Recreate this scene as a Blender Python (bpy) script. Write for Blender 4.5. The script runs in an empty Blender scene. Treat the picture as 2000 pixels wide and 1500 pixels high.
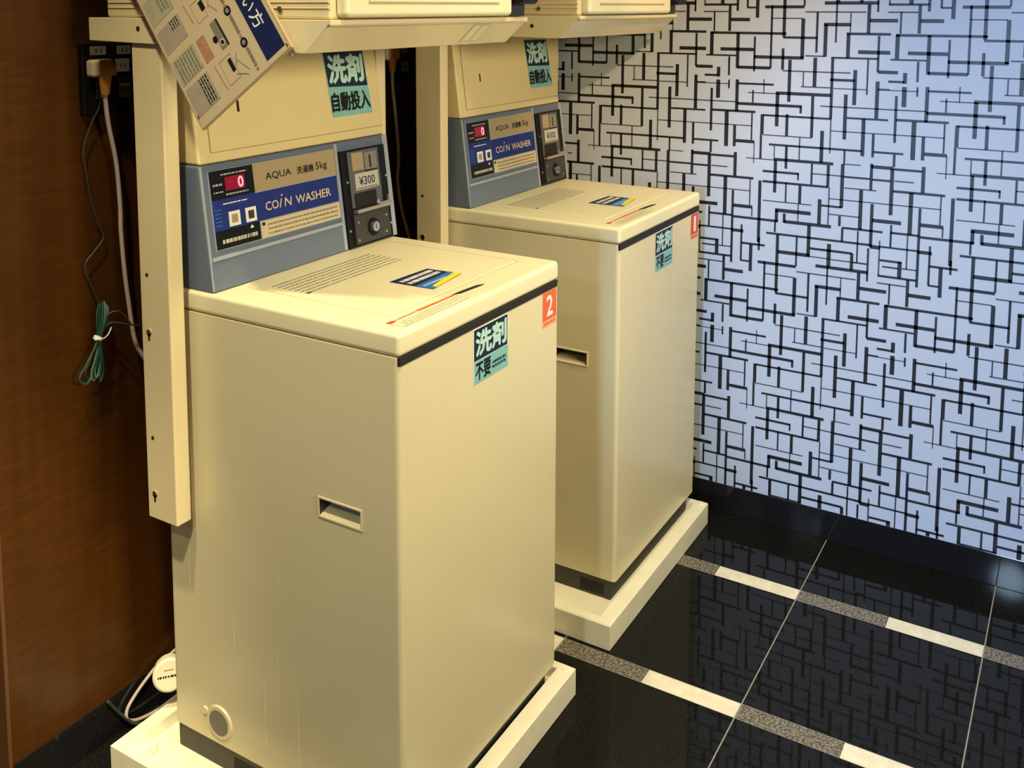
import bpy, bmesh, math, random
from mathutils import Vector, Matrix
random.seed(4)
SC = bpy.context.scene
COL = SC.collection

# ------------------------------------------------------------------ camera
cam = bpy.data.cameras.new('camera')
cam.sensor_fit = 'HORIZONTAL'; cam.sensor_width = 36.0
cam.lens = 1932.54 * 36.0 / 2000.0
cam.shift_x = (1000 - 976.34) / 2000.0
cam.shift_y = (217.71 - 750) / 2000.0
cam.clip_start = 0.05
cam_o = bpy.data.objects.new('camera', cam); COL.objects.link(cam_o)
cam_o.location = (-1.16823, -0.88685, 1.42866)
cam_o.rotation_euler = (1.464934, -0.001515, -1.025823)
SC.camera = cam_o

# ------------------------------------------------------------------ world, lights, exposure
w = bpy.data.worlds.new('room_ambience'); SC.world = w; w.use_nodes = True
w.node_tree.nodes['Background'].inputs[0].default_value = (1.0, 0.84, 0.6, 1)
w.node_tree.nodes['Background'].inputs[1].default_value = 0.04
SC.view_settings.view_transform = 'Standard'; SC.view_settings.look = 'None'
SC.view_settings.exposure = 0.0; SC.view_settings.gamma = 1.0
SC.view_settings.use_curve_mapping = False

def light(name, kind, loc, power, color, target=None, **kw):
    d = bpy.data.lights.new(name, kind); d.energy = power; d.color = color
    for k, v in kw.items(): setattr(d, k, v)
    o = bpy.data.objects.new(name, d); COL.objects.link(o); o.location = loc
    if target is not None:
        o.rotation_euler = (Vector(target) - Vector(loc)).to_track_quat('-Z', 'Y').to_euler()
    return o
WARM = (1.0, 0.87, 0.56)
light('ceiling_downlight_left', 'SPOT', (-0.61, 0.24, 2.40), 110, WARM, (-0.42, 0.24, 0), spot_size=math.radians(80), spot_blend=1.0, shadow_soft_size=0.035)
light('ceiling_downlight_front', 'SPOT', (0.08, -0.76, 2.42), 68, WARM, (0.12, -0.42, 0), spot_size=math.radians(110), spot_blend=1.0, shadow_soft_size=0.05)
light('ceiling_downlight_right', 'SPOT', (0.60, -0.72, 2.42), 102, WARM, (0.72, -0.22, 0), spot_size=math.radians(74), spot_blend=1.0, shadow_soft_size=0.05)
light('added_side_spot', 'SPOT', (-1.75, -0.35, 2.42), 52, WARM, (0.0, 0.24, 0.15), spot_size=math.radians(50), spot_blend=0.9, shadow_soft_size=0.06)  # added fill spot that lifts the left-facing sides and post, no known lamp
light('added_warm_wall_spot', 'SPOT', (0.20, -1.50, 2.42), 185, (1.0, 0.70, 0.38), (1.45, 0.14, 1.16), spot_size=math.radians(24), spot_blend=1.0, shadow_soft_size=0.05)  # added narrow spot, warms the patterned wall beside the farther dryer
light('added_wood_spot', 'SPOT', (-0.90, -0.35, 2.42), 320, WARM, (-0.26, 0.70, 0.12), spot_size=math.radians(24), spot_blend=1.0, shadow_soft_size=0.05)  # added narrow spot, brightens only the lower left of the wood panel
light('added_front_fill', 'AREA', (-0.3, -2.9, 1.80), 14, (1.0, 0.87, 0.57), (0.25, 0.2, 1.2), shape='RECTANGLE', size=1.0, size_y=0.5, spread=math.radians(75))  # added frontal fill for the upright fronts, not a known fixture
light('added_glint_spot', 'SPOT', (-3.0, -0.57, 2.36), 55, (0.55, 0.76, 1.0), (1.45, -0.75, 0.0), spot_size=math.radians(50), spot_blend=0.8, shadow_soft_size=0.10)  # added only to put a bluish streak on the right baseboard
light('cool_wall_spotlight', 'SPOT', (-2.4, -0.62, 1.05), 430, (0.43, 0.62, 1.0), (1.45, -0.86, 0.66), spot_size=math.radians(34), spot_blend=0.6, shadow_soft_size=0.10)

# ------------------------------------------------------------------ materials
MATS = {}
def mat(name, col, rough=0.5, metal=0.0, coat=0.0, emit=None, estr=0.0, noise=0.0, nscale=60.0, spec=0.5, bump=0.0):
    if name in MATS: return MATS[name]
    m = bpy.data.materials.new(name); m.use_nodes = True; nt = m.node_tree
    b = nt.nodes['Principled BSDF']
    b.inputs['Base Color'].default_value = (*col, 1); b.inputs['Roughness'].default_value = rough
    b.inputs['Metallic'].default_value = metal; b.inputs['Coat Weight'].default_value = coat
    b.inputs['Specular IOR Level'].default_value = spec
    if emit:
        b.inputs['Emission Color'].default_value = (*emit, 1); b.inputs['Emission Strength'].default_value = estr
    if noise or bump:
        tc = nt.nodes.new('ShaderNodeTexCoord'); n = nt.nodes.new('ShaderNodeTexNoise')
        n.inputs['Scale'].default_value = nscale; n.inputs['Detail'].default_value = 4
        nt.links.new(tc.outputs['Object'], n.inputs['Vector'])
        if noise:
            r = nt.nodes.new('ShaderNodeValToRGB')
            r.color_ramp.elements[0].position = 0.3; r.color_ramp.elements[1].position = 0.7
            r.color_ramp.elements[0].color = (*[c*(1-noise) for c in col], 1)
            r.color_ramp.elements[1].color = (*[min(1, c*(1+noise)) for c in col], 1)
            nt.links.new(n.outputs['Fac'], r.inputs['Fac']); nt.links.new(r.outputs['Color'], b.inputs['Base Color'])
        if bump:
            bp = nt.nodes.new('ShaderNodeBump'); bp.inputs['Strength'].default_value = bump; bp.inputs['Distance'].default_value = 0.002
            nt.links.new(n.outputs['Fac'], bp.inputs['Height']); nt.links.new(bp.outputs['Normal'], b.inputs['Normal'])
    MATS[name] = m; return m

CREAM = mat('cream_enamel', (0.70, 0.615, 0.385), 0.26, noise=0.03, nscale=3)
CREAM2 = mat('cream_panel_plastic', (0.69, 0.565, 0.29), 0.42)
STEEL = mat('cream_powder_coated_steel', (0.70, 0.585, 0.35), 0.42)
LIDM = mat('cream_lid_plastic', (0.80, 0.725, 0.47), 0.38)
PANM = mat('ivory_pan_plastic', (0.90, 0.84, 0.62), 0.45, noise=0.05, nscale=14)
GREY = mat('grey_console_plastic', (0.115, 0.145, 0.205), 0.38)
GREYL = mat('light_grey_console_edge', (0.30, 0.335, 0.40), 0.35)
DGREY = mat('dark_grey_base_plastic', (0.035, 0.033, 0.028), 0.5)
BLACK = mat('black_plastic', (0.005, 0.005, 0.006), 0.4, spec=0.22)
BLACKM = mat('matt_black', (0.006, 0.005, 0.004), 0.7)
GAP = mat('dark_gap', (0.012, 0.010, 0.006), 0.8)
NAVY = mat('navy_print', (0.010, 0.018, 0.075), 0.5, spec=0.2)
BLUEB = mat('blue_band_print', (0.014, 0.030, 0.20), 0.5, spec=0.2)
TAN = mat('tan_label_print', (0.37, 0.29, 0.17), 0.5, spec=0.25)
TANL = mat('pale_tan_label_print', (0.62, 0.51, 0.32), 0.45)
INK = mat('black_ink', (0.008, 0.008, 0.010), 0.6, spec=0.2)
INKG = mat('grey_ink', (0.20, 0.18, 0.13), 0.5)
INKP = mat('pale_ink', (0.50, 0.48, 0.40), 0.5)
WHITE = mat('white_print', (0.80, 0.80, 0.78), 0.45)
TEAL = mat('aqua_green_sticker', (0.21, 0.47, 0.45), 0.45)
TEALD = mat('dark_navy_sticker', (0.008, 0.022, 0.045), 0.5, spec=0.2)
TEALW = mat('pale_aqua_lettering', (0.46, 0.68, 0.64), 0.45)
ORANGE = mat('orange_sticker', (0.75, 0.13, 0.03), 0.45)
REDS = mat('red_sticker', (0.62, 0.06, 0.03), 0.45)
ORANL = mat('pale_orange_print', (0.85, 0.40, 0.20), 0.45)
YEL = mat('yellow_print', (0.85, 0.70, 0.03), 0.45)
SKYB = mat('bright_blue_print', (0.02, 0.16, 0.55), 0.45)
CHROME = mat('chrome', (0.75, 0.73, 0.68), 0.18, metal=1.0)
STEELD = mat('dark_metal', (0.22, 0.20, 0.17), 0.35, metal=0.8)
BRASS = mat('brushed_metal', (0.55, 0.47, 0.36), 0.35, metal=0.7)
REDD = mat('red_display_glass', (0.10, 0.0, 0.008), 0.2, emit=(0.55, 0.0, 0.02), estr=0.35)
REDL = mat('lit_red_digit', (0.9, 0.2, 0.25), 0.3, emit=(1.0, 0.28, 0.34), estr=1.3)
BOARD = mat('sign_board_plastic', (0.56, 0.45, 0.29), 0.4)
BOARDE = mat('sign_board_edge', (0.40, 0.29, 0.15), 0.5)
PGREY = mat('pinkish_grey_print', (0.36, 0.30, 0.24), 0.5, noise=0.10, nscale=90)
PGREEN = mat('greenish_grey_print', (0.38, 0.36, 0.26), 0.5, noise=0.10, nscale=90)
PINK = mat('faded_red_print', (0.40, 0.20, 0.13), 0.5, noise=0.3, nscale=300)
CORD = mat('pinkish_white_cord', (0.50, 0.40, 0.36), 0.5)
CORDT = mat('thin_dark_green_wire', (0.03, 0.045, 0.03), 0.5)
GREENW = mat('green_earth_wire', (0.015, 0.085, 0.055), 0.4)
GREENL = mat('pale_green_earth_wire', (0.14, 0.26, 0.21), 0.4)
TIE = mat('white_cable_tie', (0.8, 0.8, 0.76), 0.4)
PLUGM = mat('amber_plug_plastic', (0.45, 0.20, 0.04), 0.4)
PLUGC = mat('cream_plug_plastic', (0.55, 0.45, 0.30), 0.4)
SOCK = mat('grey_socket_plastic', (0.22, 0.21, 0.16), 0.5)
MESHG = mat('grey_filter_mesh', (0.20, 0.18, 0.14), 0.6, noise=0.35, nscale=700)
STREAK = mat('pale_drip_stain', (0.86, 0.78, 0.54), 0.3)
TRAYM = mat('glossy_cream_shelf', (0.74, 0.63, 0.39), 0.16)

# ------------------------------------------------------------------ mesh builder
class MB:
    def __init__(s): s.v = []; s.f = []; s.m = []; s.mats = []
    def mi(s, m):
        if m not in s.mats: s.mats.append(m)
        return s.mats.index(m)
    def poly(s, pts, m):
        n = len(s.v); s.v += [tuple(p) for p in pts]; s.f.append(tuple(range(n, n+len(pts)))); s.m.append(s.mi(m))
    def raw(s, vs, fs, m):
        n = len(s.v); s.v += [tuple(p) for p in vs]; k = s.mi(m)
        for f in fs: s.f.append(tuple(i+n for i in f)); s.m.append(k)
    def bm(s, b, m):
        b.verts.ensure_lookup_table(); b.faces.ensure_lookup_table()
        s.raw([v.co[:] for v in b.verts], [[v.index for v in f.verts] for f in b.faces], m); b.free()
    def box(s, lo, hi, m, bev=0.0, seg=2, edges=None):
        b = bmesh.new(); bmesh.ops.create_cube(b, size=1)
        for v in b.verts: v.co = Vector([lo[i] + (v.co[i]+.5)*(hi[i]-lo[i]) for i in range(3)])
        if bev:
            es = [e for e in b.edges if edges is None or edges(e)]
            bmesh.ops.bevel(b, geom=es, offset=bev, segments=seg, affect='EDGES', profile=0.5)
        b.verts.index_update(); s.bm(b, m)
    def prism(s, prof, axis, a, c, m, bev=0.0, seg=2):
        # closed profile (2D) extruded along axis from a to c; profile = the two other axes in order
        o = [i for i in range(3) if i != axis]
        def P(p, t):
            q = [0, 0, 0]; q[axis] = t; q[o[0]] = p[0]; q[o[1]] = p[1]; return q
        b = bmesh.new(); A = [b.verts.new(P(p, a)) for p in prof]; B = [b.verts.new(P(p, c)) for p in prof]
        n = len(prof); b.faces.new(A); b.faces.new(B[::-1])
        for i in range(n): b.faces.new((A[i], B[i], B[(i+1) % n], A[(i+1) % n]))
        bmesh.ops.recalc_face_normals(b, faces=b.faces)
        if bev: bmesh.ops.bevel(b, geom=list(b.edges), offset=bev, segments=seg, affect='EDGES', profile=0.5)
        b.verts.index_update(); s.bm(b, m)
    def cyl(s, p0, p1, r0, m, r1=None, n=24):
        r1 = r0 if r1 is None else r1; p0 = Vector(p0); p1 = Vector(p1); d = (p1-p0).normalized()
        a = d.orthogonal().normalized(); b = d.cross(a)
        A = [p0 + (a*math.cos(t)+b*math.sin(t))*r0 for t in [2*math.pi*i/n for i in range(n)]]
        B = [p1 + (a*math.cos(t)+b*math.sin(t))*r1 for t in [2*math.pi*i/n for i in range(n)]]
        s.raw(A+B, [(i, (i+1) % n, n+(i+1) % n, n+i) for i in range(n)] + [tuple(range(n))[::-1], tuple(range(n, 2*n))], m)
    def tube(s, pts, r, m, n=10, sub=6):
        P = [Vector(p) for p in pts]; Q = []
        for i in range(len(P)-1):
            a, b, c, d = P[max(i-1, 0)], P[i], P[i+1], P[min(i+2, len(P)-1)]
            for k in range(sub):
                t = k/sub
                Q.append(0.5*((2*b)+(c-a)*t+(2*a-5*b+4*c-d)*t*t+(3*b-a-3*c+d)*t**3))
        Q.append(P[-1]); vs = []; up = None
        for i, q in enumerate(Q):
            d = (Q[min(i+1, len(Q)-1)]-Q[max(i-1, 0)]).normalized()
            up = d.orthogonal().normalized() if up is None else (up - d*up.dot(d)).normalized()
            b = d.cross(up)
            vs += [q + (up*math.cos(2*math.pi*k/n)+b*math.sin(2*math.pi*k/n))*r for k in range(n)]
        fs = []
        for i in range(len(Q)-1):
            for k in range(n): fs.append((i*n+k, i*n+(k+1) % n, (i+1)*n+(k+1) % n, (i+1)*n+k))
        fs += [tuple(range(n))[::-1], tuple(range((len(Q)-1)*n, len(Q)*n))]
        s.raw(vs, fs, m)
    def build(s, name, parent=None, off=(0, 0, 0), angle=40, label=None):
        me = bpy.data.meshes.new(name)
        me.from_pydata([(v[0]-off[0], v[1]-off[1], v[2]-off[2]) for v in s.v], [], s.f)
        for m in s.mats: me.materials.append(m)
        me.polygons.foreach_set('material_index', s.m); me.update()
        b = bmesh.new(); b.from_mesh(me); bmesh.ops.recalc_face_normals(b, faces=b.faces) if angle is not None else None; b.to_mesh(me); b.free()
        me.polygons.foreach_set('use_smooth', [True]*len(me.polygons)); me.set_sharp_from_angle(angle=math.radians(angle or 40))
        o = bpy.data.objects.new(name, me); COL.objects.link(o)
        if angle is not None:
            wn = o.modifiers.new('even_shading', 'WEIGHTED_NORMAL'); wn.keep_sharp = True; wn.weight = 80
        if parent: o.parent = parent
        if label: o['label'] = label
        return o

class Fr:
    """a flat print area: origin O, right U, up V, outward N; draws rectangles, plates and lettering on it"""
    def __init__(s, mb, O, U, V):
        s.mb = mb; s.O = Vector(O); s.U = Vector(U).normalized(); s.V = Vector(V).normalized(); s.N = s.U.cross(s.V)
    def p(s, u, v, h=0): return s.O + s.U*u + s.V*v + s.N*h
    def rect(s, u0, v0, u1, v1, m, h=0.0004): s.mb.poly([s.p(u0, v0, h), s.p(u1, v0, h), s.p(u1, v1, h), s.p(u0, v1, h)], m)
    def quad(s, pts, m, h=0.0004): s.mb.poly([s.p(a, b, h) for a, b in pts], m)
    def plate(s, u0, v0, u1, v1, m, h0, h1):
        A = [s.p(*q, h0) for q in ((u0, v0), (u1, v0), (u1, v1), (u0, v1))]; B = [s.p(*q, h1) for q in ((u0, v0), (u1, v0), (u1, v1), (u0, v1))]
        s.mb.raw(A+B, [(3, 2, 1, 0), (4, 5, 6, 7), (0, 1, 5, 4), (1, 2, 6, 5), (2, 3, 7, 6), (3, 0, 4, 7)], m)
    def disc(s, u, v, r, m, h=0.0005, n=20): s.mb.poly([s.p(u+r*math.cos(2*math.pi*i/n), v+r*math.sin(2*math.pi*i/n), h) for i in range(n)], m)
    def cyl(s, u, v, r, m, h0, h1, r1=None, n=20): s.mb.cyl(s.p(u, v, h0), s.p(u, v, h1), r, m, r1, n)
    def line(s, u0, v0, u1, v1, t, m, h=0.0005):
        d = Vector((u1-u0, v1-v0)).normalized(); n = Vector((-d.y, d.x))*t/2
        s.quad([(u0-n.x, v0-n.y), (u1-n.x, v1-n.y), (u1+n.x, v1+n.y), (u0+n.x, v0+n.y)], m, h)
    def text(s, txt, u0, v0, u1, v1, m, h=0.0008, bold=0.0, shear=0.0):
        c = bpy.data.curves.new('lettering', 'FONT'); c.body = txt; c.size = 1; c.resolution_u = 2; c.shear = shear; c.fill_mode = 'FRONT'
        o = bpy.data.objects.new('lettering', c); COL.objects.link(o)
        dg = bpy.context.evaluated_depsgraph_get(); me = o.evaluated_get(dg).to_mesh()
        vs = [v.co.copy() for v in me.vertices]; fs = [tuple(p.vertices) for p in me.polygons]
        o.evaluated_get(dg).to_mesh_clear(); bpy.data.objects.remove(o); bpy.data.curves.remove(c)
        if not vs: return
        x0 = min(v.x for v in vs); x1 = max(v.x for v in vs); y0 = min(v.y for v in vs); y1 = max(v.y for v in vs)
        d = bold*(v1-v0)
        for k, (du, dv) in enumerate([(0, 0)] + ([(d, 0), (-d, 0), (0, d), (0, -d)] if bold else [])):
            s.mb.raw([s.p(u0+du+(v.x-x0)/(x1-x0)*(u1-u0), v0+dv+(v.y-y0)/(y1-y0)*(v1-v0), h+k*1e-5) for v in vs], fs, m)
    def scrib(s, u0, v0, u1, v1, rows, m, fill=0.55, h=0.0006, seed=1):
        """rows of unreadably small print, as short dashes"""
        r = random.Random(seed); dv = (v1-v0)/rows
        for i in range(rows):
            u = u0; v = v0+dv*(i+0.2)
            while u < u1:
                l = min(r.uniform(0.002, 0.008), u1-u); s.rect(u, v, u+l, v+dv*fill, m, h); u += l+r.uniform(0.0008, 0.0025)

def tag(o, label=None, cat=None, group=None, kind=None):
    if label: o['label'] = label
    if cat: o['category'] = cat
    if group: o['group'] = group
    if kind: o['kind'] = kind
    return o
def thing(name, loc, label, cat, group=None):
    o = bpy.data.objects.new(name, None); COL.objects.link(o); o.location = loc; o.empty_display_size = 0.05
    return tag(o, label, cat, group)
def dup(root, loc, label, skip=()):
    r = root.copy(); COL.objects.link(r); r.location = loc; r['label'] = label
    for ch in list(root.children):
        if ch.name.split('.')[0] in skip: continue
        c = ch.copy(); COL.objects.link(c); c.parent = r
        for g in list(ch.children):
            d = g.copy(); COL.objects.link(d); d.parent = c
    return r
def struct(mb, name, angle=40): return tag(mb.build(name, angle=angle), kind='structure')

# ------------------------------------------------------------------ setting
XW, YW, HB, ZC = 1.4507, 0.6965, 0.0823, 2.46
XL, YF = -3.2, -3.2

# floor: black granite tiles with inlaid strips of white marble and speckled grey granite, thin pale grout
def granite(name, base, fleck, scale, amount, rough, spec=0.5):
    m = bpy.data.materials.new(name); m.use_nodes = True; nt = m.node_tree; b = nt.nodes['Principled BSDF']
    tc = nt.nodes.new('ShaderNodeTexCoord'); n = nt.nodes.new('ShaderNodeTexNoise'); n.inputs['Scale'].default_value = scale; n.inputs['Detail'].default_value = 5; n.inputs['Roughness'].default_value = 0.75
    r = nt.nodes.new('ShaderNodeValToRGB'); r.color_ramp.elements[0].position = amount; r.color_ramp.elements[1].position = min(1, amount+0.18)
    r.color_ramp.elements[0].color = (*base, 1); r.color_ramp.elements[1].color = (*fleck, 1)
    nt.links.new(tc.outputs['Object'], n.inputs['Vector']); nt.links.new(n.outputs['Fac'], r.inputs['Fac']); nt.links.new(r.outputs['Color'], b.inputs['Base Color'])
    b.inputs['Roughness'].default_value = rough; b.inputs['Specular IOR Level'].default_value = spec; return m
F_BLACK = granite('polished_black_granite', (0.006, 0.006, 0.006), (0.035, 0.032, 0.026), 260, 0.52, 0.03, 0.14)
F_GREY = granite('speckled_grey_granite', (0.035, 0.030, 0.024), (0.32, 0.28, 0.22), 190, 0.42, 0.12)
F_WHITE = granite('cream_marble', (0.76, 0.70, 0.56), (0.88, 0.82, 0.66), 30, 0.45, 0.2)
F_GROUT = mat('pale_grout', (0.30, 0.28, 0.24), 0.6)
B_BLACK = granite('polished_black_baseboard', (0.010, 0.010, 0.011), (0.05, 0.05, 0.055), 120, 0.60, 0.06)
mb = MB()
mb.poly([(XL, YF, 0), (XW+.05, YF, 0), (XW+.05, YW+.05, 0), (XL, YW+.05, 0)], F_BLACK)
G1, PY_, XA, PX_, SW = -0.3306, 0.4092, 1.1579, 0.4675, 0.0472
for i in range(-9, 1):
    xa = XA+i*PX_
    for j in range(-8, 4):
        y = G1+j*PY_
        mb.poly([(xa-SW/2, y, .0003), (xa+SW/2, y, .0003), (xa+SW/2, y+.2035, .0003), (xa-SW/2, y+.2035, .0003)], F_WHITE)
        mb.poly([(xa-SW/2, y+.2045, .0003), (xa+SW/2, y+.2045, .0003), (xa+SW/2, y+PY_, .0003), (xa-SW/2, y+PY_, .0003)], F_GREY)
    for sx in (-1, 1):
        mb.poly([(xa+sx*SW/2-.0006, YF, .00045), (xa+sx*SW/2+.0006, YF, .00045), (xa+sx*SW/2+.0006, YW, .00045), (xa+sx*SW/2-.0006, YW, .00045)], F_GROUT)
for j in range(-8, 4):
    y = G1+j*PY_
    if y < YW: mb.poly([(XL, y-.0013, .0006), (XW, y-.0013, .0006), (XW, y+.0013, .0006), (XL, y+.0013, .0006)], F_GROUT)
struct(mb, 'floor', None)

# right wall: silvery paper printed with an interlocking line maze
def paper():
    m = bpy.data.materials.new('silver_blue_wallpaper'); m.use_nodes = True; nt = m.node_tree; b = nt.nodes['Principled BSDF']
    tc = nt.nodes.new('ShaderNodeTexCoord'); n = nt.nodes.new('ShaderNodeTexNoise'); n.inputs['Scale'].default_value = 900; n.inputs['Detail'].default_value = 3
    r = nt.nodes.new('ShaderNodeValToRGB'); r.color_ramp.elements[0].color = (0.42, 0.47, 0.56, 1); r.color_ramp.elements[1].color = (0.55, 0.61, 0.71, 1)
    r.color_ramp.elements[0].position = .35; r.color_ramp.elements[1].position = .65
    nt.links.new(tc.outputs['Object'], n.inputs['Vector']); nt.links.new(n.outputs['Fac'], r.inputs['Fac']); nt.links.new(r.outputs['Color'], b.inputs['Base Color'])
    b.inputs['Roughness'].default_value = 0.62; b.inputs['Metallic'].default_value = 0.08; return m
PAPER = paper(); LINE = mat('black_wallpaper_line', (0.006, 0.006, 0.008), 0.45); LINEG = mat('thin_grey_wallpaper_line', (0.05, 0.055, 0.065), 0.5)
MH=[(3,-2,139,7.3),(36,371,544,6.6),(64,-35,141,4.6),(117,-34,94,2.6),(142,-16,220,4.9),(181,-1,151,6.9),(183,401,477,2.4),(215,447,542,5.3),(179,181,219,2.5),(211,99,176,2.9),(212,180,244,4.4),(32,115,368,2.9),(675,146,226,2.4),(59,182,281,4.4),(95,144,414,2.5),(674,63,138,2.8),(5,401,478,2.5),(673,256,281,4.3),(674,281,348,2.2),(672,372,468,4.8),(57,301,421,5.5),(138,370,420,7.6),(142,250,320,4.7),(180,247,299,7.5),(182,302,366,5.3),(295,-28,99,2.7),(243,-30,140,5.3),(318,6,98,8.6),(348,369,491,5.8),(347,30,151,7.6),(383,-16,251,5.0),(431,16,99,8.3),(433,99,151,2.6),(411,100,206,5.5),(434,154,202,2.9),(434,208,244,3.5),(273,145,413,2.5),(293,126,176,4.8),(314,145,221,2.9),(241,183,260,2.9),(346,181,279,5.0),(387,252,275,8.7),(384,276,365,4.1),(419,276,328,5.0),(318,254,322,8.2),(213,250,293,4.7),(212,304,348,3.1),(238,301,421,5.6),(317,369,420,8.0),(345,300,365,5.0),(386,365,397,7.7),(466,-37,64,6.8),(456,117,247,7.3),(479,68,218,3.0),(496,-19,60,2.7),(536,293,497,5.8),(546,13,99,5.3),(599,-64,66,7.4),(634,14,185,3.0),(593,72,120,3.3),(511,117,182,7.8),(534,174,279,5.8),(596,138,251,4.2),(653,137,197,5.9),(500,229,294,8.0),(580,204,279,8.3),(629,253,299,7.3),(435,283,320,3.5),(460,273,364,5.0),(434,330,364,3.1),(479,272,340,3.2),(500,348,399,8.1),(419,394,457,5.2),(468,393,416,4.3),(580,322,412,7.8),(597,282,364,3.8),(628,370,457,7.1),(652,279,315,5.1)]
MV=[(2,3,92,8.2),(32,-86,25,7.4),(64,36,54,5.2),(29,58,117,6.8),(94,6,116,6.7),(141,-93,64,6.4),(142,64,154,2.9),(64,117,178,3.2),(476,145,182,2.6),(30,143,204,6.2),(121,96,180,8.0),(2,182,271,7.4),(63,213,232,3.9),(98,185,241,4.5),(140,185,243,6.7),(176,179,294,7.9),(179,143,180,4.1),(177,-1,115,7.9),(198,-65,25,8.1),(228,597,688,3.6),(253,-38,57,8.1),(223,59,155,8.1),(248,96,156,5.6),(247,172,241,6.3),(443,658,697,2.5),(317,664,714,9.5),(347,663,687,3.9),(299,-3,115,5.8),(370,-29,58,7.6),(414,-2,32,3.6),(343,59,155,9.5),(366,95,154,6.8),(413,60,133,3.6),(421,138,196,2.4),(441,62,115,7.8),(439,115,183,5.1),(300,144,176,5.3),(297,181,300,8.1),(370,170,236,7.6),(32,240,294,3.6),(69,245,295,6.8),(66,296,344,2.9),(121,277,344,8.1),(9,317,349,7.4),(30,325,350,6.6),(6,349,379,4.3),(14,384,544,7.2),(65,384,464,4.3),(96,349,433,8.1),(149,393,455,8.9),(207,410,455,7.0),(144,243,343,3.2),(173,316,343,5.7),(224,242,346,8.2),(252,276,388,7.0),(181,347,383,5.1),(220,350,433,3.5),(274,369,460,3.4),(247,392,479,4.4),(344,238,345,8.9),(413,239,312,3.3),(366,275,477,5.7),(420,318,343,3.3),(300,325,382,4.4),(340,347,435,3.3),(440,242,412,7.3),(393,368,468,4.5),(147,455,557,3.9),(99,479,584,4.9),(63,496,600,8.2),(459,462,629,4.8),(13,575,631,6.3),(68,635,674,3.0),(97,597,673,8.2),(121,510,594,8.1),(182,480,531,2.9),(178,534,596,8.0),(226,459,532,7.2),(252,538,629,5.1),(324,418,459,8.6),(302,478,532,3.8),(345,461,531,6.5),(442,398,434,4.9),(420,420,495,7.9),(296,534,595,8.6),(369,535,631,7.7),(346,600,651,4.7),(415,545,638,4.6),(317,629,656,8.2)]

mb = MB(); xw = XW+.0015
mb.box((xw, YF, HB), (xw+.1, YW+.1, ZC), PAPER)
PY, PZ, Y0, Z0 = .478, .6905, -.159, 1.204
def strip(ya, yb, za, zb, m):
    ya, yb = max(ya, YF+.002), min(yb, YW-.001); za, zb = max(za, HB+.0005), min(zb, ZC-.002)
    if yb > ya and zb > za: mb.poly([(xw-.0004, yb, za), (xw-.0004, ya, za), (xw-.0004, ya, zb), (xw-.0004, yb, zb)], m)
for i in range(-2, 7):
    for j in range(-2, 2):
        y0 = Y0-i*PY; z0 = Z0-j*PZ
        for c, a, b, t in MH: strip(y0-(b+1)/1e3, y0-(a-1)/1e3, z0-(c+t*.58)/1e3, z0-(c-t*.58)/1e3, LINE if t > 3.4 else LINEG)
        for c, a, b, t in MV: strip(y0-(c+t*.58)/1e3, y0-(c-t*.58)/1e3, z0-b/1e3, z0-a/1e3, LINE if t > 3.4 else LINEG)
struct(mb, 'wall_right', None)
mb = MB(); mb.box((XW, YF, 0.0), (XW+.1, YW+.1, HB), B_BLACK, .0015)
struct(mb, 'baseboard_right')

# back wall: glossy brown wood veneer panel over a black stone baseboard
def wood():
    m = bpy.data.materials.new('brown_wood_veneer'); m.use_nodes = True; nt = m.node_tree; b = nt.nodes['Principled BSDF']
    tc = nt.nodes.new('ShaderNodeTexCoord')
    mp = nt.nodes.new('ShaderNodeMapping'); mp.inputs['Scale'].default_value = (9, 1, 70); nt.links.new(tc.outputs['Object'], mp.inputs['Vector'])
    n = nt.nodes.new('ShaderNodeTexNoise'); n.inputs['Scale'].default_value = 1.6; n.inputs['Detail'].default_value = 3; n.inputs['Distortion'].default_value = 0.6; nt.links.new(mp.outputs['Vector'], n.inputs['Vector'])
    mp2 = nt.nodes.new('ShaderNodeMapping'); mp2.inputs['Scale'].default_value = (26, 1, 1.2); nt.links.new(tc.outputs['Object'], mp2.inputs['Vector'])
    n2 = nt.nodes.new('ShaderNodeTexNoise'); n2.inputs['Scale'].default_value = 1.3; n2.inputs['Detail'].default_value = 4; nt.links.new(mp2.outputs['Vector'], n2.inputs['Vector'])
    mx = nt.nodes.new('ShaderNodeMath'); mx.operation = 'ADD'; nt.links.new(n.outputs['Fac'], mx.inputs[0]); nt.links.new(n2.outputs['Fac'], mx.inputs[1])
    r = nt.nodes.new('ShaderNodeValToRGB'); r.color_ramp.elements[0].position = .30; r.color_ramp.elements[1].position = .70
    sc = nt.nodes.new('ShaderNodeMath'); sc.operation = 'MULTIPLY'; sc.inputs[1].default_value = .5; nt.links.new(mx.outputs[0], sc.inputs[0])
    r.color_ramp.elements[0].color = (0.042, 0.013, 0.0015, 1); r.color_ramp.elements[1].color = (0.076, 0.026, 0.003, 1)
    nt.links.new(sc.outputs[0], r.inputs['Fac']); nt.links.new(r.outputs['Color'], b.inputs['Base Color'])
    b.inputs['Roughness'].default_value = 0.34; b.inputs['Specular IOR Level'].default_value = 0.25; return m
WOOD = wood(); WOODE = mat('wood_panel_edge', (0.10, 0.04, 0.012), 0.4)
yw = YW+.002
mb = MB(); mb.box((-0.2245, yw, HB), (XW+.05, yw+.1, ZC), WOOD); struct(mb, 'wall_back')
mb = MB(); mb.box((-0.232, yw-.004, 0.0), (-0.2246, yw+.1, ZC), WOODE, .001); struct(mb, 'trim_1')
mb = MB(); mb.box((-0.2245, YW, 0.0), (XW, YW+.05, HB), B_BLACK, .0012); struct(mb, 'baseboard_back')
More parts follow.
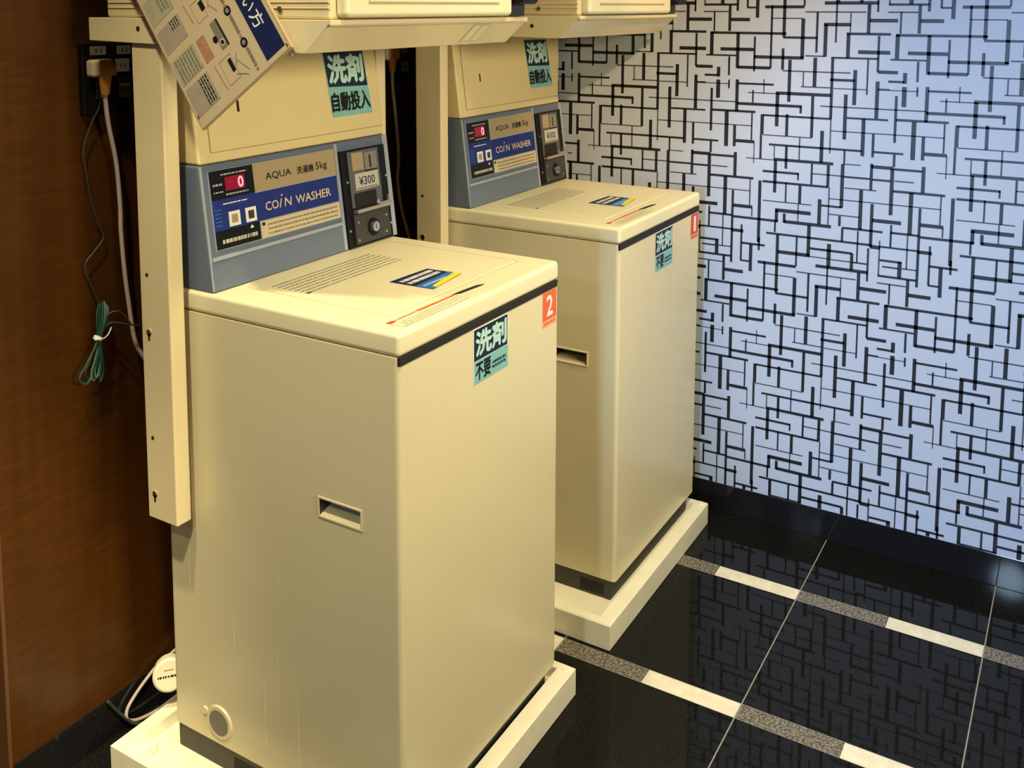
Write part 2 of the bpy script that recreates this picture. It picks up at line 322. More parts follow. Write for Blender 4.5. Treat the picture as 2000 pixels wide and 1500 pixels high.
DARKW = mat('dark_doorway', (0.012, 0.009, 0.006), 0.5)
mb = MB(); mb.box((XL, yw+.03, 0.0), (-0.2325, yw+.1, ZC), DARKW); struct(mb, 'door_1')
PLAS = mat('beige_plaster', (0.42, 0.36, 0.28), 0.8, noise=0.05, nscale=4)
CEIL = mat('ceiling_plaster', (0.55, 0.50, 0.42), 0.9, noise=0.04, nscale=4)
mb = MB(); mb.box((XL-.1, YF, 0.0), (XL, YW+.1, ZC), PLAS); struct(mb, 'wall_left')
mb = MB(); mb.box((XL, YF-.1, 0.0), (XW+.1, YF, ZC), PLAS); struct(mb, 'wall_front')
mb = MB(); mb.box((XL-.1, YF-.1, ZC), (XW+.1, YW+.1, ZC+.1), CEIL); struct(mb, 'ceiling')

# ------------------------------------------------------------------ drip pans
def pan(cx, cy, label):
    t = thing('drip_pan', (cx, cy, 0), label, 'drip pan', 'drip pans under the washers')
    h, a, zf = .0612, .3215, .038
    def ring(x0, x1, y0, y1, z): return [(x0, y0, z), (x1, y0, z), (x1, y1, z), (x0, y1, z)]
    L = [ring(-a+.002, a-.002, -a+.002, a-.002, 0), ring(-a, a, -a, a, .002), ring(-a, a, -a, a, h-.003), ring(-a+.003, a-.003, -a+.003, a-.003, h),
         ring(-a+.022, a-.022, -a+.033, a-.033, h), ring(-a+.026, a-.026, -a+.036, a-.036, zf)]
    m = MB()
    for p, q in zip(L, L[1:]):
        for i in range(4): m.poly([p[i], p[(i+1) % 4], q[(i+1) % 4], q[i]], PANM)
    m.poly(L[0][::-1], PANM); m.poly(L[-1], PANM); m.build('tray', t)
    for sx in (-1, 1):
        for sy in (-1, 1):
            m = MB()
            if sx < 0 and sy < 0: continue
            if sx < 0:
                m.box((-a+.020, min(sy*(a-.030), sy*(a-.066)), zf-.001), (-a+.056, max(sy*(a-.030), sy*(a-.066)), h), PANM, .006, 3); c = Vector((-a+.030, sy*(a-.034), h-.001)); rr = .017
            else: c = Vector((a-.0135, sy*(a-.0165), h-.001)); rr = .009
            m.cyl(c, c+Vector((0, 0, .0030)), rr, PANM, rr-.001)
            m.build('corner_boss', t)
    return t
pan(.2385, .2952, 'ivory square drip pan on the black floor under the nearer washer')
pan(1.0450, .2937, 'ivory square drip pan under the farther washer, beside the patterned wall')

# ------------------------------------------------------------------ coin washers
W, D, ZT, ZB, ZP, ZA = .52, .535, .932, .8944, .8814, .0882
KC = .127                                   # backward lean of the console
def yc(z): return .404+KC*(z-.932)
NC = math.sqrt(1+KC*KC)
def make_washer(label):
    base = (W/2, D/2, 0.0385); t = thing('coin_washer', (W/2, D/2, 0.0385), label, 'washing machine', 'coin washers by the wood wall')
    B = lambda m, n, **k: m.build(n, k.pop('parent', t), base, **k)
    # body with rounded upright edges and a pocket handle in the left side
    r = .009; m = MB(); prof = []
    for (cx, cy, a0) in ((W-r, r, -90), (W-r, D-r, 0), (r, D-r, 90), (r, r, 180)):
        prof += [(cx+r*math.cos(math.radians(a0+i*22.5)), cy+r*math.sin(math.radians(a0+i*22.5))) for i in range(5)]
    n = len(prof); ztop = .8932
    hy0, hy1, hz0, hz1 = .0795, .1655, .5985, .6275
    for i in range(n):
        p, q = prof[i], prof[(i+1) % n]
        if abs(p[0]) < 1e-6 and abs(q[0]) < 1e-6 and abs(p[1]-q[1]) > .1:
            ys = [r, hy0, hy1, D-r]; zs = [ZA, hz0, hz1, ztop]
            for a in range(3):
                for c in range(3):
                    if a == 1 and c == 1: continue
                    m.poly([(0, ys[a], zs[c]), (0, ys[a+1], zs[c]), (0, ys[a+1], zs[c+1]), (0, ys[a], zs[c+1])][::-1], CREAM)
        else: m.poly([(*p, ZA), (*q, ZA), (*q, ztop), (*p, ztop)], CREAM)
    m.poly([(*p, ztop) for p in prof], CREAM); m.poly([(*p, ZA) for p in prof][::-1], CREAM)
    for (y, za, zb) in ((.482, .335, .45), (.372, .27, .36), (.343, .05, .0), (.268, .20, .33), (.30, .115, .26), (.318, .42, .455), (.262, .42, .465), (.222, .095, .27)):
        if zb > za: m.poly([(-.0002, y-.0012, za+.02), (-.0002, y+.0012, za+.02), (-.0002, y+.0007, zb), (-.0002, y-.0007, zb)][::-1], STREAK)
    B(m, 'cabinet', angle=40)
    m = MB(); pk = [(0, hy0, hz0), (0, hy1, hz0), (0, hy1, hz1), (0, hy0, hz1)]; pi = [(.030, hy0+.002, hz0+.010), (.030, hy1-.002, hz0+.010), (.030, hy1-.002, hz1+.016), (.030, hy0+.002, hz1+.016)]
    for i in range(4): m.poly([pk[i], pk[(i+1) % 4], pi[(i+1) % 4], pi[i]], CREAM if i == 0 else DGREY)  # pocket shade put into the colour: inner faces dark, lower face cream
    m.poly(pi, DGREY)
    fw = .0035
    m.box((-.0018, hy0-fw, hz1), (.001, hy1+fw, hz1+fw), CREAM, .0008); m.box((-.0018, hy0-fw, hz0-fw), (.001, hy1+fw, hz0), CREAM, .0008)
    m.box((-.0018, hy0-fw, hz0), (.001, hy0, hz1), CREAM, .0008); m.box((-.0018, hy1, hz0), (.001, hy1+fw, hz1), CREAM, .0008)
    B(m, 'side_handle')
    # dark finger slot under the lid
    m = MB(); m.prism([(.001, ZB+.0005), (W-.006, ZB+.0005), (W-.010, ZP+.001), (.001, ZP)], 1, -.0012, .004, GAP); B(m, 'grip_slot', label='dark slot under the front of the lid')
    # dark base and feet
    m = MB(); m.box((.004, .012, .0385), (W-.022, D-.004, ZA), DGREY, .003)
    for (y0, y1) in ((.030, .092), (.285, .385)): m.poly([(.0037, y0, .046), (.0037, y1, .046), (.0037, y1, .074), (.0037, y0, .074)][::-1], GAP)
    B(m, 'base', label='dark grey recessed base')
    # drain cap low on the left side
    m = MB(); m.cyl((.001, .4145, .1326), (-.0035, .4145, .1326), .0325, CREAM, .030, 32); m.cyl((-.002, .4145, .1326), (-.0042, .4145, .1326), .0235, MESHG, .0235, 32)
    cap = B(m, 'filter_cap'); m = MB(); m.cyl((.001, .4515, .142), (-.003, .4515, .142), .0085, CREAM, .007); m.build('tab', cap, base)
    # lid
    m = MB(); m.box((0, -.0005, ZB), (W, D, ZT), LIDM, .008, 4); B(m, 'lid_frame')
    m = MB(); m.box((.070, .069, ZT-.002), (.470, .380, ZT+.0012), LIDM, .001, 2)
    m.prism([(.214, .0475), (.232, .0395), (.292, .0355), (.302, .0365), (.286, .044), (.235, .0480)], 2, ZT-.001, ZT+.0009, GAP)
    m.box((.066, .0655, ZT-.001), (.474, .0667, ZT+.0002), TAN); m.box((.066, .0655, ZT-.001), (.0672, .384, ZT+.0002), TAN); m.box((.4728, .0655, ZT-.001), (.474, .384, ZT+.0002), TAN)
    lid = B(m, 'lid_door')
    m = MB(); f = Fr(m, (0, 0, ZT+.0008), (1, 0, 0), (0, 1, 0))
    f.scrib(.088, .262, .362, .354, 7, INKG, .30, seed=5)
    f.quad([(.088, .262), (.10, .262), (.10, .270), (.088, .270)], INKG)
    m.build('printed_instructions', lid, base, angle=None)
    m = MB(); f = Fr(m, (0, 0, ZT+.0014), (1, 0, 0), (0, 1, 0))
    f.quad([(.219, .187), (.330, .182), (.335, .107), (.2225, .092)], NAVY); f.quad([(.2215, .130), (.334, .135), (.335, .108), (.2225, .092)], SKYB, .0006)
    f.quad([(.238, .106), (.3345, .124), (.3348, .108), (.236, .094)], YEL, .0008)
    f.scrib(.228, .140, .322, .176, 2, WHITE, .62, .0008, 9); f.scrib(.230, .112, .30, .125, 1, TEALW, .5, .0009, 3)
    m.build('blue_sticker', lid, base, angle=None, label='blue and yellow sticker on the lid')
    m = MB(); f = Fr(m, (0, 0, ZT+.0003), (1, 0, 0), (0, 1, 0))
    f.quad([(.031, .0494), (.0365, .0155), (.216, .0135), (.2123, .0410)], LIDM, .0003); f.quad([(.031, .0494), (.033, .0425), (.213, .0408), (.2123, .0456)], ORANL, .0005)
    f.quad([(.108, .0492), (.112, .0415), (.213, .0408), (.2123, .0460)], ORANGE, .0007); f.quad([(.031, .0494), (.0335, .040), (.050, .041), (.045, .0488)], REDS, .0007)
    f.scrib(.045, .019, .205, .037, 3, INKG, .28, .0007, 2); f.scrib(.06, .043, .105, .048, 1, INKG, .5, .0008, 4)
    f.line(.0365, .0155, .216, .0135, .0008, INKG); f.line(.216, .0135, .2123, .041, .0008, INKG)
    m.build('warning_sticker', t, base, angle=None, label='long warning sticker with a red bar along the lid edge')
    # console
    m = MB(); zt = 1.153
    pr = [(yc(.932), .9315), (yc(.985), .985), (yc(zt)-.000, zt), (D-.005, zt), (D-.005, .9315)]
    m.prism(pr, 0, 0.004, .526, GREY, .005, 3); con = B(m, 'console')
    F = lambda mm, h=0: Fr(mm, (0, yc(.932), .932), (1, 0, 0), (0, KC, 1))
    Z = lambda z: (z-.932)*NC
    m = MB(); f = F(m)                      # raised light frame, ridge below the panel
    f.plate(.010, Z(.9860), .3565, Z(.9925), GREYL, -.001, .004); f.plate(.0075, Z(.9345), .355, Z(.9850), GREY, -.001, .0022)
    f.plate(.510, Z(.934), .527, Z(1.1515), GREYL, -.001, .0025); f.plate(.0045, Z(.935), .0095, Z(1.151), GREYL, -.001, .0016)
    f.plate(.3535, Z(.9345), .3625, Z(1.150), GREYL, -.001, .0024); f.plate(.012, Z(1.1435), .362, Z(1.1505), GREY, -.001, .002)
    m.build('console_trim', con, base)
    m = MB(); f = F(m)                      # control panel
    f.plate(.0215, Z(1.0015), .3535, Z(1.1415), GREYL, -.001, .0012)
    h = .0016
    f.rect(.0235, Z(1.0895), .1275, Z(1.1405), BLACK, h); f.rect(.1275, Z(1.0895), .3525, Z(1.1405), TAN, h)
    f.rect(.0235, Z(1.0355), .3525, Z(1.0875), BLUEB, h); f.rect(.0235, Z(1.0875), .1275, Z(1.0895), BLUEB, h)
    f.rect(.0235, Z(1.0030), .1305, Z(1.0355), BLACK, h); f.rect(.1330, Z(1.0030), .3525, Z(1.0335), TANL, h)
    f.text('AQUA', .1575, Z(1.1050), .2255, Z(1.1200), INK, h+.0004, .012)
    f.text('洗濯機', .2415, Z(1.1055), .2885, Z(1.1200), INK, h+.0004, .02)
    f.text('5kg', .2950, Z(1.1030), .3275, Z(1.1210), INK, h+.0004, .01)
    f.text('CO', .1490, Z(1.0510), .1830, Z(1.0670), TANL, h+.0004, .02); f.line(.186, Z(1.051), .1915, Z(1.067), .0028, TANL, h+.0004); f.text('N', .1985, Z(1.0510), .2190, Z(1.0670), TANL, h+.0004, .02, .15)
    f.disc(.1935, Z(1.0735), .002, TANL, h+.0004); f.text('WASHER', .2300, Z(1.0505), .3305, Z(1.0665), TANL, h+.0004, .02)
    f.scrib(.150, Z(1.0055), .345, Z(1.0310), 3, INKG, .38, h+.0004, 8); f.rect(.136, Z(1.0255), .143, Z(1.0315), INK, h+.0004)
    f.scrib(.050, Z(1.1295), .112, Z(1.1355), 1, INKP, .40, h+.0004, 11); f.scrib(.058, Z(1.0935), .112, Z(1.0990), 1, INKP, .5, h+.0004, 12)
    f.scrib(.030, Z(1.112), .052, Z(1.119), 1, INKP, .5, h+.0004, 13); f.scrib(.030, Z(1.100), .052, Z(1.105), 1, INKP, .45, h+.0004, 14)
    f.scrib(.048, Z(1.0785), .106, Z(1.0825), 1, WHITE, .5, h+.0004, 15); f.scrib(.028, Z(1.042), .042, Z(1.076), 5, SKYB, .3, h+.0004, 16)
    f.scrib(.038, Z(1.0095), .122, Z(1.0205), 1, INKP, .62, h+.0004, 17); f.quad([(.1055, Z(1.0275)), (.1155, Z(1.0275)), (.1105, Z(1.0335))], WHITE, h+.0004)
    cp = m.build('control_panel', con, base, angle=None)
    m = MB(); f = F(m); f.plate(.0585, Z(1.1025), .1045, Z(1.1265), REDD, .0015, .0022); f.text('0', .0885, Z(1.1045), .1010, Z(1.1240), REDL, .0027, .035)
    m.build('digit_display', con, base, label='red lit digit display')
    for (u0, u1, dk) in ((.0575, .0840, False), (.0975, .1235, True)):
        m = MB(); f = F(m); f.plate(u0, Z(1.0390), u1, Z(1.0650), WHITE, .0014, .0032); f.rect(u0+.006, Z(1.0445), u1-.006, Z(1.0595), TAN if not dk else DGREY, .0036)
        m.build('push_button', con, base)
    # coin box
    m = MB(); f = F(m); f.plate(.3645, Z(.9345), .5095, Z(1.1330), BLACK, -.001, .006)
    f.plate(.3840, Z(1.0140), .4840, Z(1.1290), STEELD, .004, .0085); f.plate(.4840, Z(1.010), .5045, Z(1.1290), BLACK, .004, .008)
    f.rect(.3960, Z(1.0890), .4330, Z(1.1255), TAN, .0089); f.rect(.4370, Z(1.0860), .4770, Z(1.1225), SOCK, .0089); f.rect(.4520, Z(1.090), .4570, Z(1.117), BLACK, .0092)
    f.rect(.4005, Z(1.0480), .4770, Z(1.0825), INKP, .0089); f.rect(.435, Z(1.083), .476, Z(1.0865), BLACK, .0091)
    f.text('¥300', .4130, Z(1.0570), .4640, Z(1.0750), NAVY, .0093, .01); f.rect(.405, Z(1.0500), .472, Z(1.0525), INKG, .0092)
    f.rect(.3930, Z(1.0125), .4640, Z(1.0430), BLACKM, .0090)
    cb = m.build('coin_box', con, base, label='black coin box')
    m = MB(); f = F(m); f.plate(.3880, Z(1.0030), .5080, Z(1.0100), BRASS, .006, .018); f.plate(.4640, Z(1.0090), .4980, Z(1.0140), BRASS, .006, .015); f.plate(.497, Z(1.0090), .5030, Z(1.0260), BRASS, .006, .014); f.cyl(.462, Z(1.0165), .005, CHROME, .006, .014)
    m.build('coin_tray_edge', con, base, label='worn metal edge of the coin slot')
    m = MB(); f = F(m); f.plate(.3830, Z(.9395), .4970, Z(1.0005), DGREY, .005, .0105)
    f.cyl(.4405, Z(.9675), .019, BLACK, .010, .0145, .017, 28); m.build('coin_drawer', con, base)
    m = MB(); f = F(m); f.cyl(.4410, Z(.9675), .0115, CHROME, .013, .0185, .0105, 28); f.rect(.4400, Z(.9625), .4420, Z(.9725), DGREY, .0188); m.build('lock', con, base, label='round chrome lock')
    for (u, z) in ((.3920, .9840), (.4840, .9845), (.3890, .9480), (.4800, .9500), (.3770, 1.0690), (.5030, 1.0660), (.3700, .9700), (.5030, .9640)):
        m = MB(); f = F(m); f.cyl(u, Z(z), .0030, CHROME, .005, .0130 if .38 < u < .5 else .0085, .0026, 12); m.build('bolt', con, base)
    # detergent dispenser housing above the console
    m = MB(); z1 = 1.353
    m.prism([(yc(1.1535), 1.1535), (yc(z1), z1), (D-.005, z1), (D-.005, 1.1535)], 0, .006, .5235, CREAM2, .005, 3)
    hs = B(m, 'dispenser_housing')
    m = MB(); f = F(m); h0 = .0016
    f.plate(.036, Z(1.1735), .5175, Z(1.3520), CREAM2, -.001, h0); f.rect(.1070, Z(1.2380), .1130, Z(1.2585), GAP, h0+.0003)
    for (a, b, c, d) in ((.0345, 1.1725, .0365, 1.352), (.0345, 1.1715, .5190, 1.1732), (.5172, 1.1725, .5190, 1.352)): f.rect(a, Z(b), c, Z(d), TAN, .0006)
    f.cyl(.2622, Z(1.3345), .0042, CHROME, .001, .005); dd = m.build('dispenser_door', hs, base)
    m = MB(); f = F(m); h1 = h0+.0003
    f.quad([(.3505, Z(1.3375)), (.3625, Z(1.203)), (.4905, Z(1.203)), (.4790, Z(1.3360))][::-1], TEAL, h1)
    f.quad([(.3526, Z(1.3357)), (.3603, Z(1.2649)), (.4828, Z(1.2611)), (.4775, Z(1.3343))][::-1], TEALD, h1+.0003)
    f.text('洗剤', .3640, Z(1.2720), .4720, Z(1.3280), TEALW, h1+.0007, .045); f.text('自動投入', .3640, Z(1.2140), .4845, Z(1.2520), INK, h1+.0007, .035)
    m.build('detergent_sticker', hs, base, angle=None, label='aqua sticker reading 洗剤 自動投入')
    # front sticker under the lid
    m = MB(); f = Fr(m, (0, 0, 0), (1, 0, 0), (0, 0, 1))
    f.rect(.2085, .7815, .3235, .8800, WHITE, .0004); f.rect(.2105, .7815, .3235, .8215, TEAL, .0006); f.rect(.2105, .8225, .3215, .8780, TEALD, .0006)
    f.text('洗剤', .2165, .8300, .3165, .8725, TEALW, .0009, .045); f.text('不要', .2160, .7865, .2640, .8175, INK, .0009, .03); f.scrib(.2700, .7920, .3160, .8080, 2, TEALD, .6, .0009, 6)
    B(m, 'front_sticker', angle=None, label='aqua sticker reading 洗剤 不要')
    return t, base
def number_sticker(t, base, digit, field):
    m = MB(); f = Fr(m, (0, 0, 0), (1, 0, 0), (0, 0, 1))
    f.rect(.4545, .8120, .5095, .8800, field, .0004); f.rect(.4545, .8120, .5095, .8245, ORANL, .0006); f.scrib(.459, .8135, .505, .823, 1, field, .6, .0008, 7)
    if digit == '2': f.text('2', .4700, .8330, .4930, .8720, TEALW if False else WHITE, .0009, .03)
    else: f.text('1', .4750, .8330, .4890, .8720, WHITE, .0009, .03)
    m.build('number_sticker', t, base, angle=None, label='%s sticker numbered %s' % ('orange' if digit == '2' else 'red', digit))
wa, wbase = make_washer('nearer cream coin washer with an orange sticker numbered 2, leftmost of the two')
wb = dup(wa, (wbase[0]+.8399, wbase[1]+.0138, wbase[2]), 'farther cream coin washer with a red sticker numbered 1, next to the patterned wall')
number_sticker(wa, wbase, '2', ORANGE); number_sticker(wb, wbase, '1', REDS)

# ------------------------------------------------------------------ dryer stands and dryers above the washers
def make_stand(label):
    base = (.24, .40, .515); t = thing('dryer_stand', base, label, 'dryer stand', 'dryer stands behind the washers')
    B = lambda m, n, p=t, **k: m.build(n, p, base, **k)
    x0, x1 = -.052, .532
    m = MB(); m.prism([(.634, 1.368), (.165, 1.3575), (.130, 1.3575), (.084, 1.4005), (.080, 1.4005), (.080, 1.4085), (.634, 1.4085)], 0, x0, x1, TRAYM, .0018, 2)
    tr = B(m, 'shelf')
    m = MB(); m.box((x0-.001, .0785, 1.3985), (x1+.001, .0815, 1.4010), TAN); m.build('front_seam', tr, base)
    for yy, zz in ((.504, 1.3905), (.20, 1.385)):
        m = MB(); m.cyl((x0+.001, yy, zz), (x0-.0008, yy, zz), .0042, GAP); m.build('bolt_hole', tr, base)
    for sx in (0, 1):
        px = -.047 if sx == 0 else .5285-.0002
        m = MB(); m.box((px, .455, .515), (px+.0325, .530, 1.366), STEEL, .003, 3); po = B(m, 'post')
        if sx == 0:
            for zz, k in ((.9628, 0), (.8588, 1), (.6669, 0), (.5621, 1)):
                m = MB(); y = .511
                m.cyl((px+.001, y, zz), (px-.0006, y, zz), .0035 if not k else .006, GAP)
                if k:
                    m.box((px-.0006, y-.0022, zz-.014), (px+.001, y+.0022, zz), GAP); m.cyl((px, y-.002, zz+.003), (px-.0025, y-.002, zz+.003), .0042, CHROME)
                m.build('bolt' if k else 'bolt_hole', po, base)
    return t, base
sa, sbase = make_stand('cream steel stand with two posts carrying the dryer above the nearer washer')
sb = dup(sa, (sbase[0]+.8399, sbase[1]+.0138, sbase[2]), 'cream steel stand with two posts carrying the dryer above the farther washer')
m = MB(); nrm = Vector((0, -.043, -.046)).normalized(); V = Vector((0, -.046, .043)).normalized()
f = Fr(m, (0, .084, 1.4005), (1, 0, 0), V); sl = math.hypot(.046, .043)
f.rect(.352, -sl+.008, .412, -.006, TANL, .0004)  # tan rectangle on the sloping lip, carrying two paler squares
for u in (.357, .385): f.rect(u, -sl+.012, u+.022, -.010, LIDM, .0007)
m.build('lip_patch', sa, sbase, angle=None, label='tan patch with two pale squares')

def make_dryer(label):
    base = (.24, .34, 1.4085); t = thing('dryer', base, label, 'tumble dryer', 'dryers above the washers')
    B = lambda m, n, p=t, **k: m.build(n, p, base, **k)
    m = MB(); m.box((-.043, .088, 1.4085), (.525, .596, 2.06), STEEL, .006, 3)
    for z in (1.4245, 1.4335): m.box((-.0445, .09, z), (-.042, .59, z+.002), STEEL, .0006)
    B(m, 'cabinet')
    m = MB(); m.cyl((-.0425, .1876, 1.4238), (-.0455, .1876, 1.4238), .0045, STEELD); B(m, 'screw')
    m = MB(); m.box((-.030, .066, 1.4110), (.452, .092, 2.03), LIDM, .009, 4)
    m.box((.02, .0640, 1.4330), (.40, .0668, 1.4345), TAN); m.box((.02, .0640, 1.4355), (.40, .0665, 1.4400), LIDM, .001); d = B(m, 'door')
    m = MB(); m.box((.04, .0625, 1.50), (.38, .067, 1.94), BLACK, .004); m.build('door_window', d, base)
    m = MB(); m.box((.455, .082, 1.4100), (.524, .092, 2.04), DGREY, .002); B(m, 'side_panel', label='dark grey strip beside the door')
    m = MB(); m.box((.458, .050, 1.4330), (.528, .090, 1.62), BLACK, .010, 4); B(m, 'coin_box', label='glossy black coin box')
    return t, base
da, dbase = make_dryer('cream dryer above the nearer washer, partly behind the tilted sign board')
db = dup(da, (dbase[0]+.8399, dbase[1]+.0138, dbase[2]), 'cream dryer above the farther washer, nearest the patterned wall')

# ------------------------------------------------------------------ tilted instruction board
O = Vector((-.075, .1365, 1.3682)); EX = Vector((0, -.57811, -.81596)); UP = Vector((0, -.81596, .57811))
t = thing('sign_board', O+EX*-.17+UP*-.119, 'tilted instruction board with a navy heading, hung beside the nearer dryer', 'sign')
so = tuple(t.location)
m = MB(); f = Fr(m, O, EX, UP); f.plate(-.340, -.2370, 0, 0, BOARDE, -.006, 0); f.rect(-.3385, -.2355, -.0015, -.0015, BOARD, .0003)
f.rect(-.330, -.0525, -.010, -.0080, NAVY, .0006)
f.text('い', -.112, -.043, -.091, -.022, WHITE, .001, .01); f.text('方', -.086, -.044, -.060, -.018, WHITE, .001, .01)
f.scrib(-.28, -.0575, -.13, -.0545, 1, INKG, .5, .0006, 3)
for (a, b, c) in ((-.070, -.019, PGREY), (-.123, -.078, PGREEN), (-.180, -.138, PGREY), (-.237, -.192, PGREEN), (-.292, -.248, PGREY)): f.rect(a, -.231, b, -.170, c, .0006)
f.scrib(-.068, -.197, -.022, -.174, 4, INK, .45, .0009, 21); f.scrib(-.121, -.226, -.080, -.174, 7, INKG, .5, .0009, 22); f.scrib(-.180, -.196, -.163, -.174, 4, INK, .4, .0009, 23); f.scrib(-.237, -.200, -.200, -.176, 3, INKG, .5, .0009, 24)
for (a, b) in ((-.066, -.020), (-.182, -.145)): f.line(a, -.152, b, -.149, .0022, PINK)
f.rect(-.120, -.163, -.078, -.142, PINK, .0006)
def picture(u0, v0, u1, v1):
    for q in ((u0, v0, u1, v0), (u0, v1, u1, v1), (u0, v0, u0, v1), (u1, v0, u1, v1)): f.line(*q, .0008, INKG)
picture(-.064, -.140, -.022, -.112); f.rect(-.058, -.122, -.036, -.114, INK, .0009); f.line(-.030, -.118, -.016, -.096, .0018, INKG); f.line(-.048, -.105, -.020, -.090, .0015, INKG); f.line(-.058, -.100, -.040, -.110, .0015, INKG)
picture(-.172, -.140, -.138, -.115); f.rect(-.166, -.122, -.150, -.112, INK, .0009); f.line(-.150, -.105, -.132, -.094, .0018, PINK); f.line(-.160, -.098, -.146, -.108, .0015, PINK)
f.rect(-.124, -.121, -.076, -.104, INKG, .0007); f.line(-.124, -.1045, -.076, -.1035, .004, TEALD, .0010); f.disc(-.098, -.124, .0055, INK, .0010); f.disc(-.086, -.113, .006, BOARD, .0010); f.disc(-.086, -.113, .0035, INK, .0012)
for c in (-.231, -.175, -.119, -.060):
    f.disc(c, -.0755, .0078, INK, .0008); f.disc(c, -.0755, .0042, SOCK, .0011); f.scrib(c+.010, -.080, c+.042, -.071, 1, INKG, .7, .0009, int(-c*1000)); f.disc(c+.047, -.0755, .003, PINK, .0009)
f.quad([(-.340, -.2370), (0, -.2370), (0, -.2355), (-.340, -.2355)], BOARDE, .0005)
m.build('board', t, so, angle=None)
for (u, v) in ((-.0215, -.230), (-.008, -.004)):
    m = MB(); f = Fr(m, O, EX, UP); f.cyl(u, v, .0022, STEELD, 0, .002, .0016, 12); m.build('screw', t, so)
m = MB(); m.tube([(-.072, .1365+.20, 1.3682+.205), (-.058, .33, 1.62), (-.046, .33, 1.66)], .0015, STEELD); m.build('hanging_wire', t, so)

# ------------------------------------------------------------------ outlets, plugs and cords on the wood wall
def outlet(x, label):
    o = (x, yw, 1.30); t = thing('outlet_box', o, label, 'power outlet', 'power outlets on the wood wall')
    m = MB(); m.box((x-.065, yw-.014, 1.229), (x+.065, yw, 1.360), BLACK, .003, 2); m.build('box', t, o)
    for (u, z, ww, hh) in ((-.032, 1.3470, .016, .008), (.024, 1.3465, .014, .008), (.022, 1.270, .013, .013), (-.030, 1.278, .009, .019), (.020, 1.318, .014, .012)):
        m = MB(); f = Fr(m, (x, yw-.014, 0), (1, 0, 0), (0, 0, 1)); f.plate(u-ww, z-hh, u+ww, z+hh, SOCK, -.001, .003)
        for k in (-.005, .005): f.rect(u+k-.001, z-.004, u+k+.001, z+.004, BLACKM, .0034)
        m.build('socket', t, o)
    return t
outlet(.0335, 'black outlet box on the wood wall left of the nearer stand post')
outlet(.915, 'black outlet box in the dark gap between the two dryer stands')
def cord(pts, label, plug=True, top=(0, 0, 0)):
    o = tuple(pts[0]); t = thing('power_cord', o, label, 'power cord', 'power cords on the wood wall')
    m = MB(); m.tube(pts, .0042, CORD, 12, 8); m.build('cable', t, o)
    x, y, z = pts[0]
    m = MB(); m.box((x-.025, y-.004, z+.028), (x+.022, y+.0195, z+.060), PLUGC, .006, 3); m.box((x-.012, y-.010, z+.030), (x+.022, y-.001, z+.056), PLUGM, .004, 3)
    m.cyl((x+.001, y, z-.004), (x+.001, y, z+.032), .0075, PLUGM, .0125, 16); m.build('plug', t, o)
    return t
cord([(-.0040, .661, 1.2715), (.0045, .667, 1.2165), (.0225, .672, 1.137), (.0290, .674, 1.057), (.0295, .675, 1.0076), (.0340, .676, .937), (.0400, .676, .8755), (.0500, .675, .7918), (.0630, .673, .7570), (.085, .668, .72), (.10, .65, .66)], 'pinkish cord hanging from its plug left of the nearer stand post')
cord([(.8530, .661, 1.2640), (.8640, .667, 1.2105), (.8806, .672, 1.1420), (.8910, .673, 1.0719), (.8935, .674, 1.0168), (.8905, .675, .9761), (.9010, .673, .9062), (.9240, .670, .8337), (.945, .66, .75)], 'pinkish cord hanging in the dark gap between the two washers')

# thin wire and bundled green earth wire
o = (-.03, .685, .80); t = thing('earth_wire', o, 'green bundled wire tied with a white tie, hanging on the wood wall', 'wire')
Yg = .684
m = MB(); m.tube([(-.001, .6775, 1.262), (-.004, .681, 1.240), (-.016, .686, 1.2145), (-.034, .688, 1.1693), (-.031, .688, 1.1309), (-.024, .688, 1.0822), (-.012, .688, 1.0318), (.001, .688, 1.0001), (-.016, .688, .9793), (-.041, .688, .9557), (-.035, .688, .9252), (-.020, .688, .8923), (-.016, .686, .868)], .0013, CORDT, 8); m.build('thin_wire', t, o)
rr = random.Random(2)
for k in range(9):
    a = rr.uniform(-.008, .008); b = rr.uniform(-.010, .022); dz = rr.uniform(-.016, .016); d = rr.uniform(-.005, .004)
    m = MB()
    m.tube([(-.014+a, Yg+d, .876+dz*.6), (-.020+a*1.4, Yg-.005+d, .850), (-.028+a*.4, Yg-.006+d, .813), (-.046+b, Yg-.006+d, .775), (-.058+b*1.5, Yg-.005+d, .752+dz*.4), (-.050+b, Yg-.006+d, .738+dz*.5), (-.036+b*.8, Yg-.004+d, .750), (-.027+a*.3, Yg-.007+d, .790), (-.027+a*.4, Yg-.005+d, .813), (-.014+a, Yg-.004+d, .845), (-.008+a, Yg+d, .868+dz*.5)], .0011, GREENL if k in (1, 4) else GREENW, 8); m.build('loop', t, o)
m = MB(); m.tube([(-.024, Yg-.006, .815), (-.006, Yg-.010, .836), (.012, Yg-.020, .834), (.030, Yg-.026, .826), (.050, Yg-.026, .820)], .0015, CORDT, 8); m.tube([(-.022, Yg-.004, .818), (-.010, Yg-.008, .850), (.008, Yg-.018, .858), (.022, Yg-.024, .842), (.030, Yg-.026, .828)], .0013, CORDT, 8); m.build('loose_end', t, o)
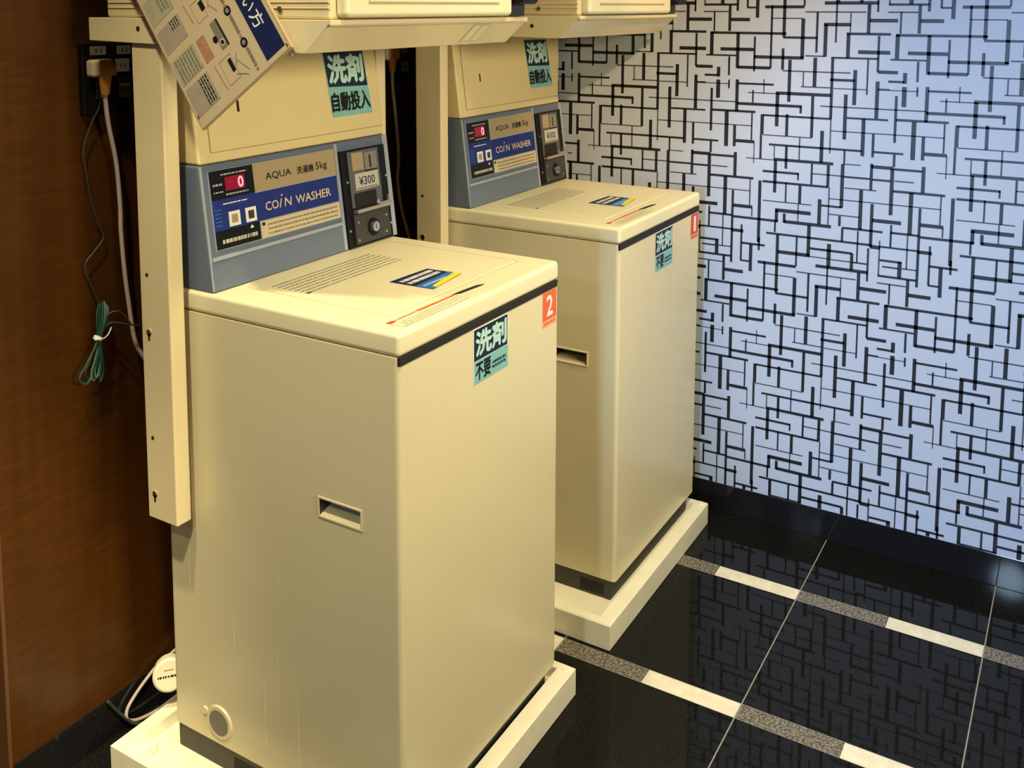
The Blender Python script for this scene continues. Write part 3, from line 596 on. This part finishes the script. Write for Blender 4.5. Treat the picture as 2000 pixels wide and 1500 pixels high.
m = MB(); m.cyl((-.030, Yg-.006, .8105), (-.026, Yg-.006, .8165), .0085, TIE, .0085, 16); m.tube([(-.020, Yg-.013, .812), (-.012, Yg-.015, .818), (-.004, Yg-.014, .829)], .0013, TIE, 6); m.tube([(-.040, Yg-.012, .815), (-.028, Yg-.016, .8135), (-.020, Yg-.013, .812)], .0014, TIE, 6); m.build('cable_tie', t, o)

# cords on the floor behind the nearer washer, and the round white cap beside it
m = MB(); m.tube([(.175, .680, .112), (.117, .684, .0985), (.088, .686, .0933), (.062, .687, .0813), (.030, .687, .0626), (.0092, .687, .0437), (.006, .684, .026), (.022, .682, .0140), (.045, .680, .0075), (.0723, .678, .0045), (.122, .677, .0045), (.20, .677, .0045)], .0034, CORD, 10, 8)
o = m.build('floor_cord'); tag(o, 'grey cord looping down to the black baseboard behind the nearer washer', 'cord')
m = MB(); m.tube([(-.0314, .690, .0850), (-.0174, .689, .0610), (.000, .686, .0340), (.018, .676, .0120), (.045, .668, .0040), (.09, .664, .0040), (.16, .662, .0040), (.24, .664, .0040)], .0032, CORDT, 10, 8)
o = m.build('floor_cord'); tag(o, 'thin dark cord lying on the floor along the black baseboard', 'cord')
o_ = (.043, .600, .1300); t = thing('hose_cap', o_, 'round white cap behind the bottom corner of the nearer washer', 'cap')
ax = Vector((-.62, -.74, .26)).normalized(); c0 = Vector(o_)
m = MB(); m.cyl(c0-ax*.024, c0+ax*.004, .0300, PANM, .0315, 36); m.cyl(c0+ax*.004, c0+ax*.0085, .0315, PANM, .027, 36); m.build('cap', t, o_)
m = MB(); fu = Vector((.766, -.643, 0)).normalized(); f = Fr(m, c0+ax*.0087, fu, ax.cross(fu)); f.scrib(-.022, -.004, .02, .002, 1, INK, .6, .0004, 31); f.rect(-.010, .010, .008, .0112, INKG, .0004); m.build('cap_print', t, o_, angle=None)
m = MB(); m.tube([c0-ax*.020, c0-ax*.035+Vector((.012, 0, -.02)), c0+Vector((.050, .015, -.060)), c0+Vector((.060, .012, -.0860))], .012, PANM, 14, 6); m.build('hose', t, o_)
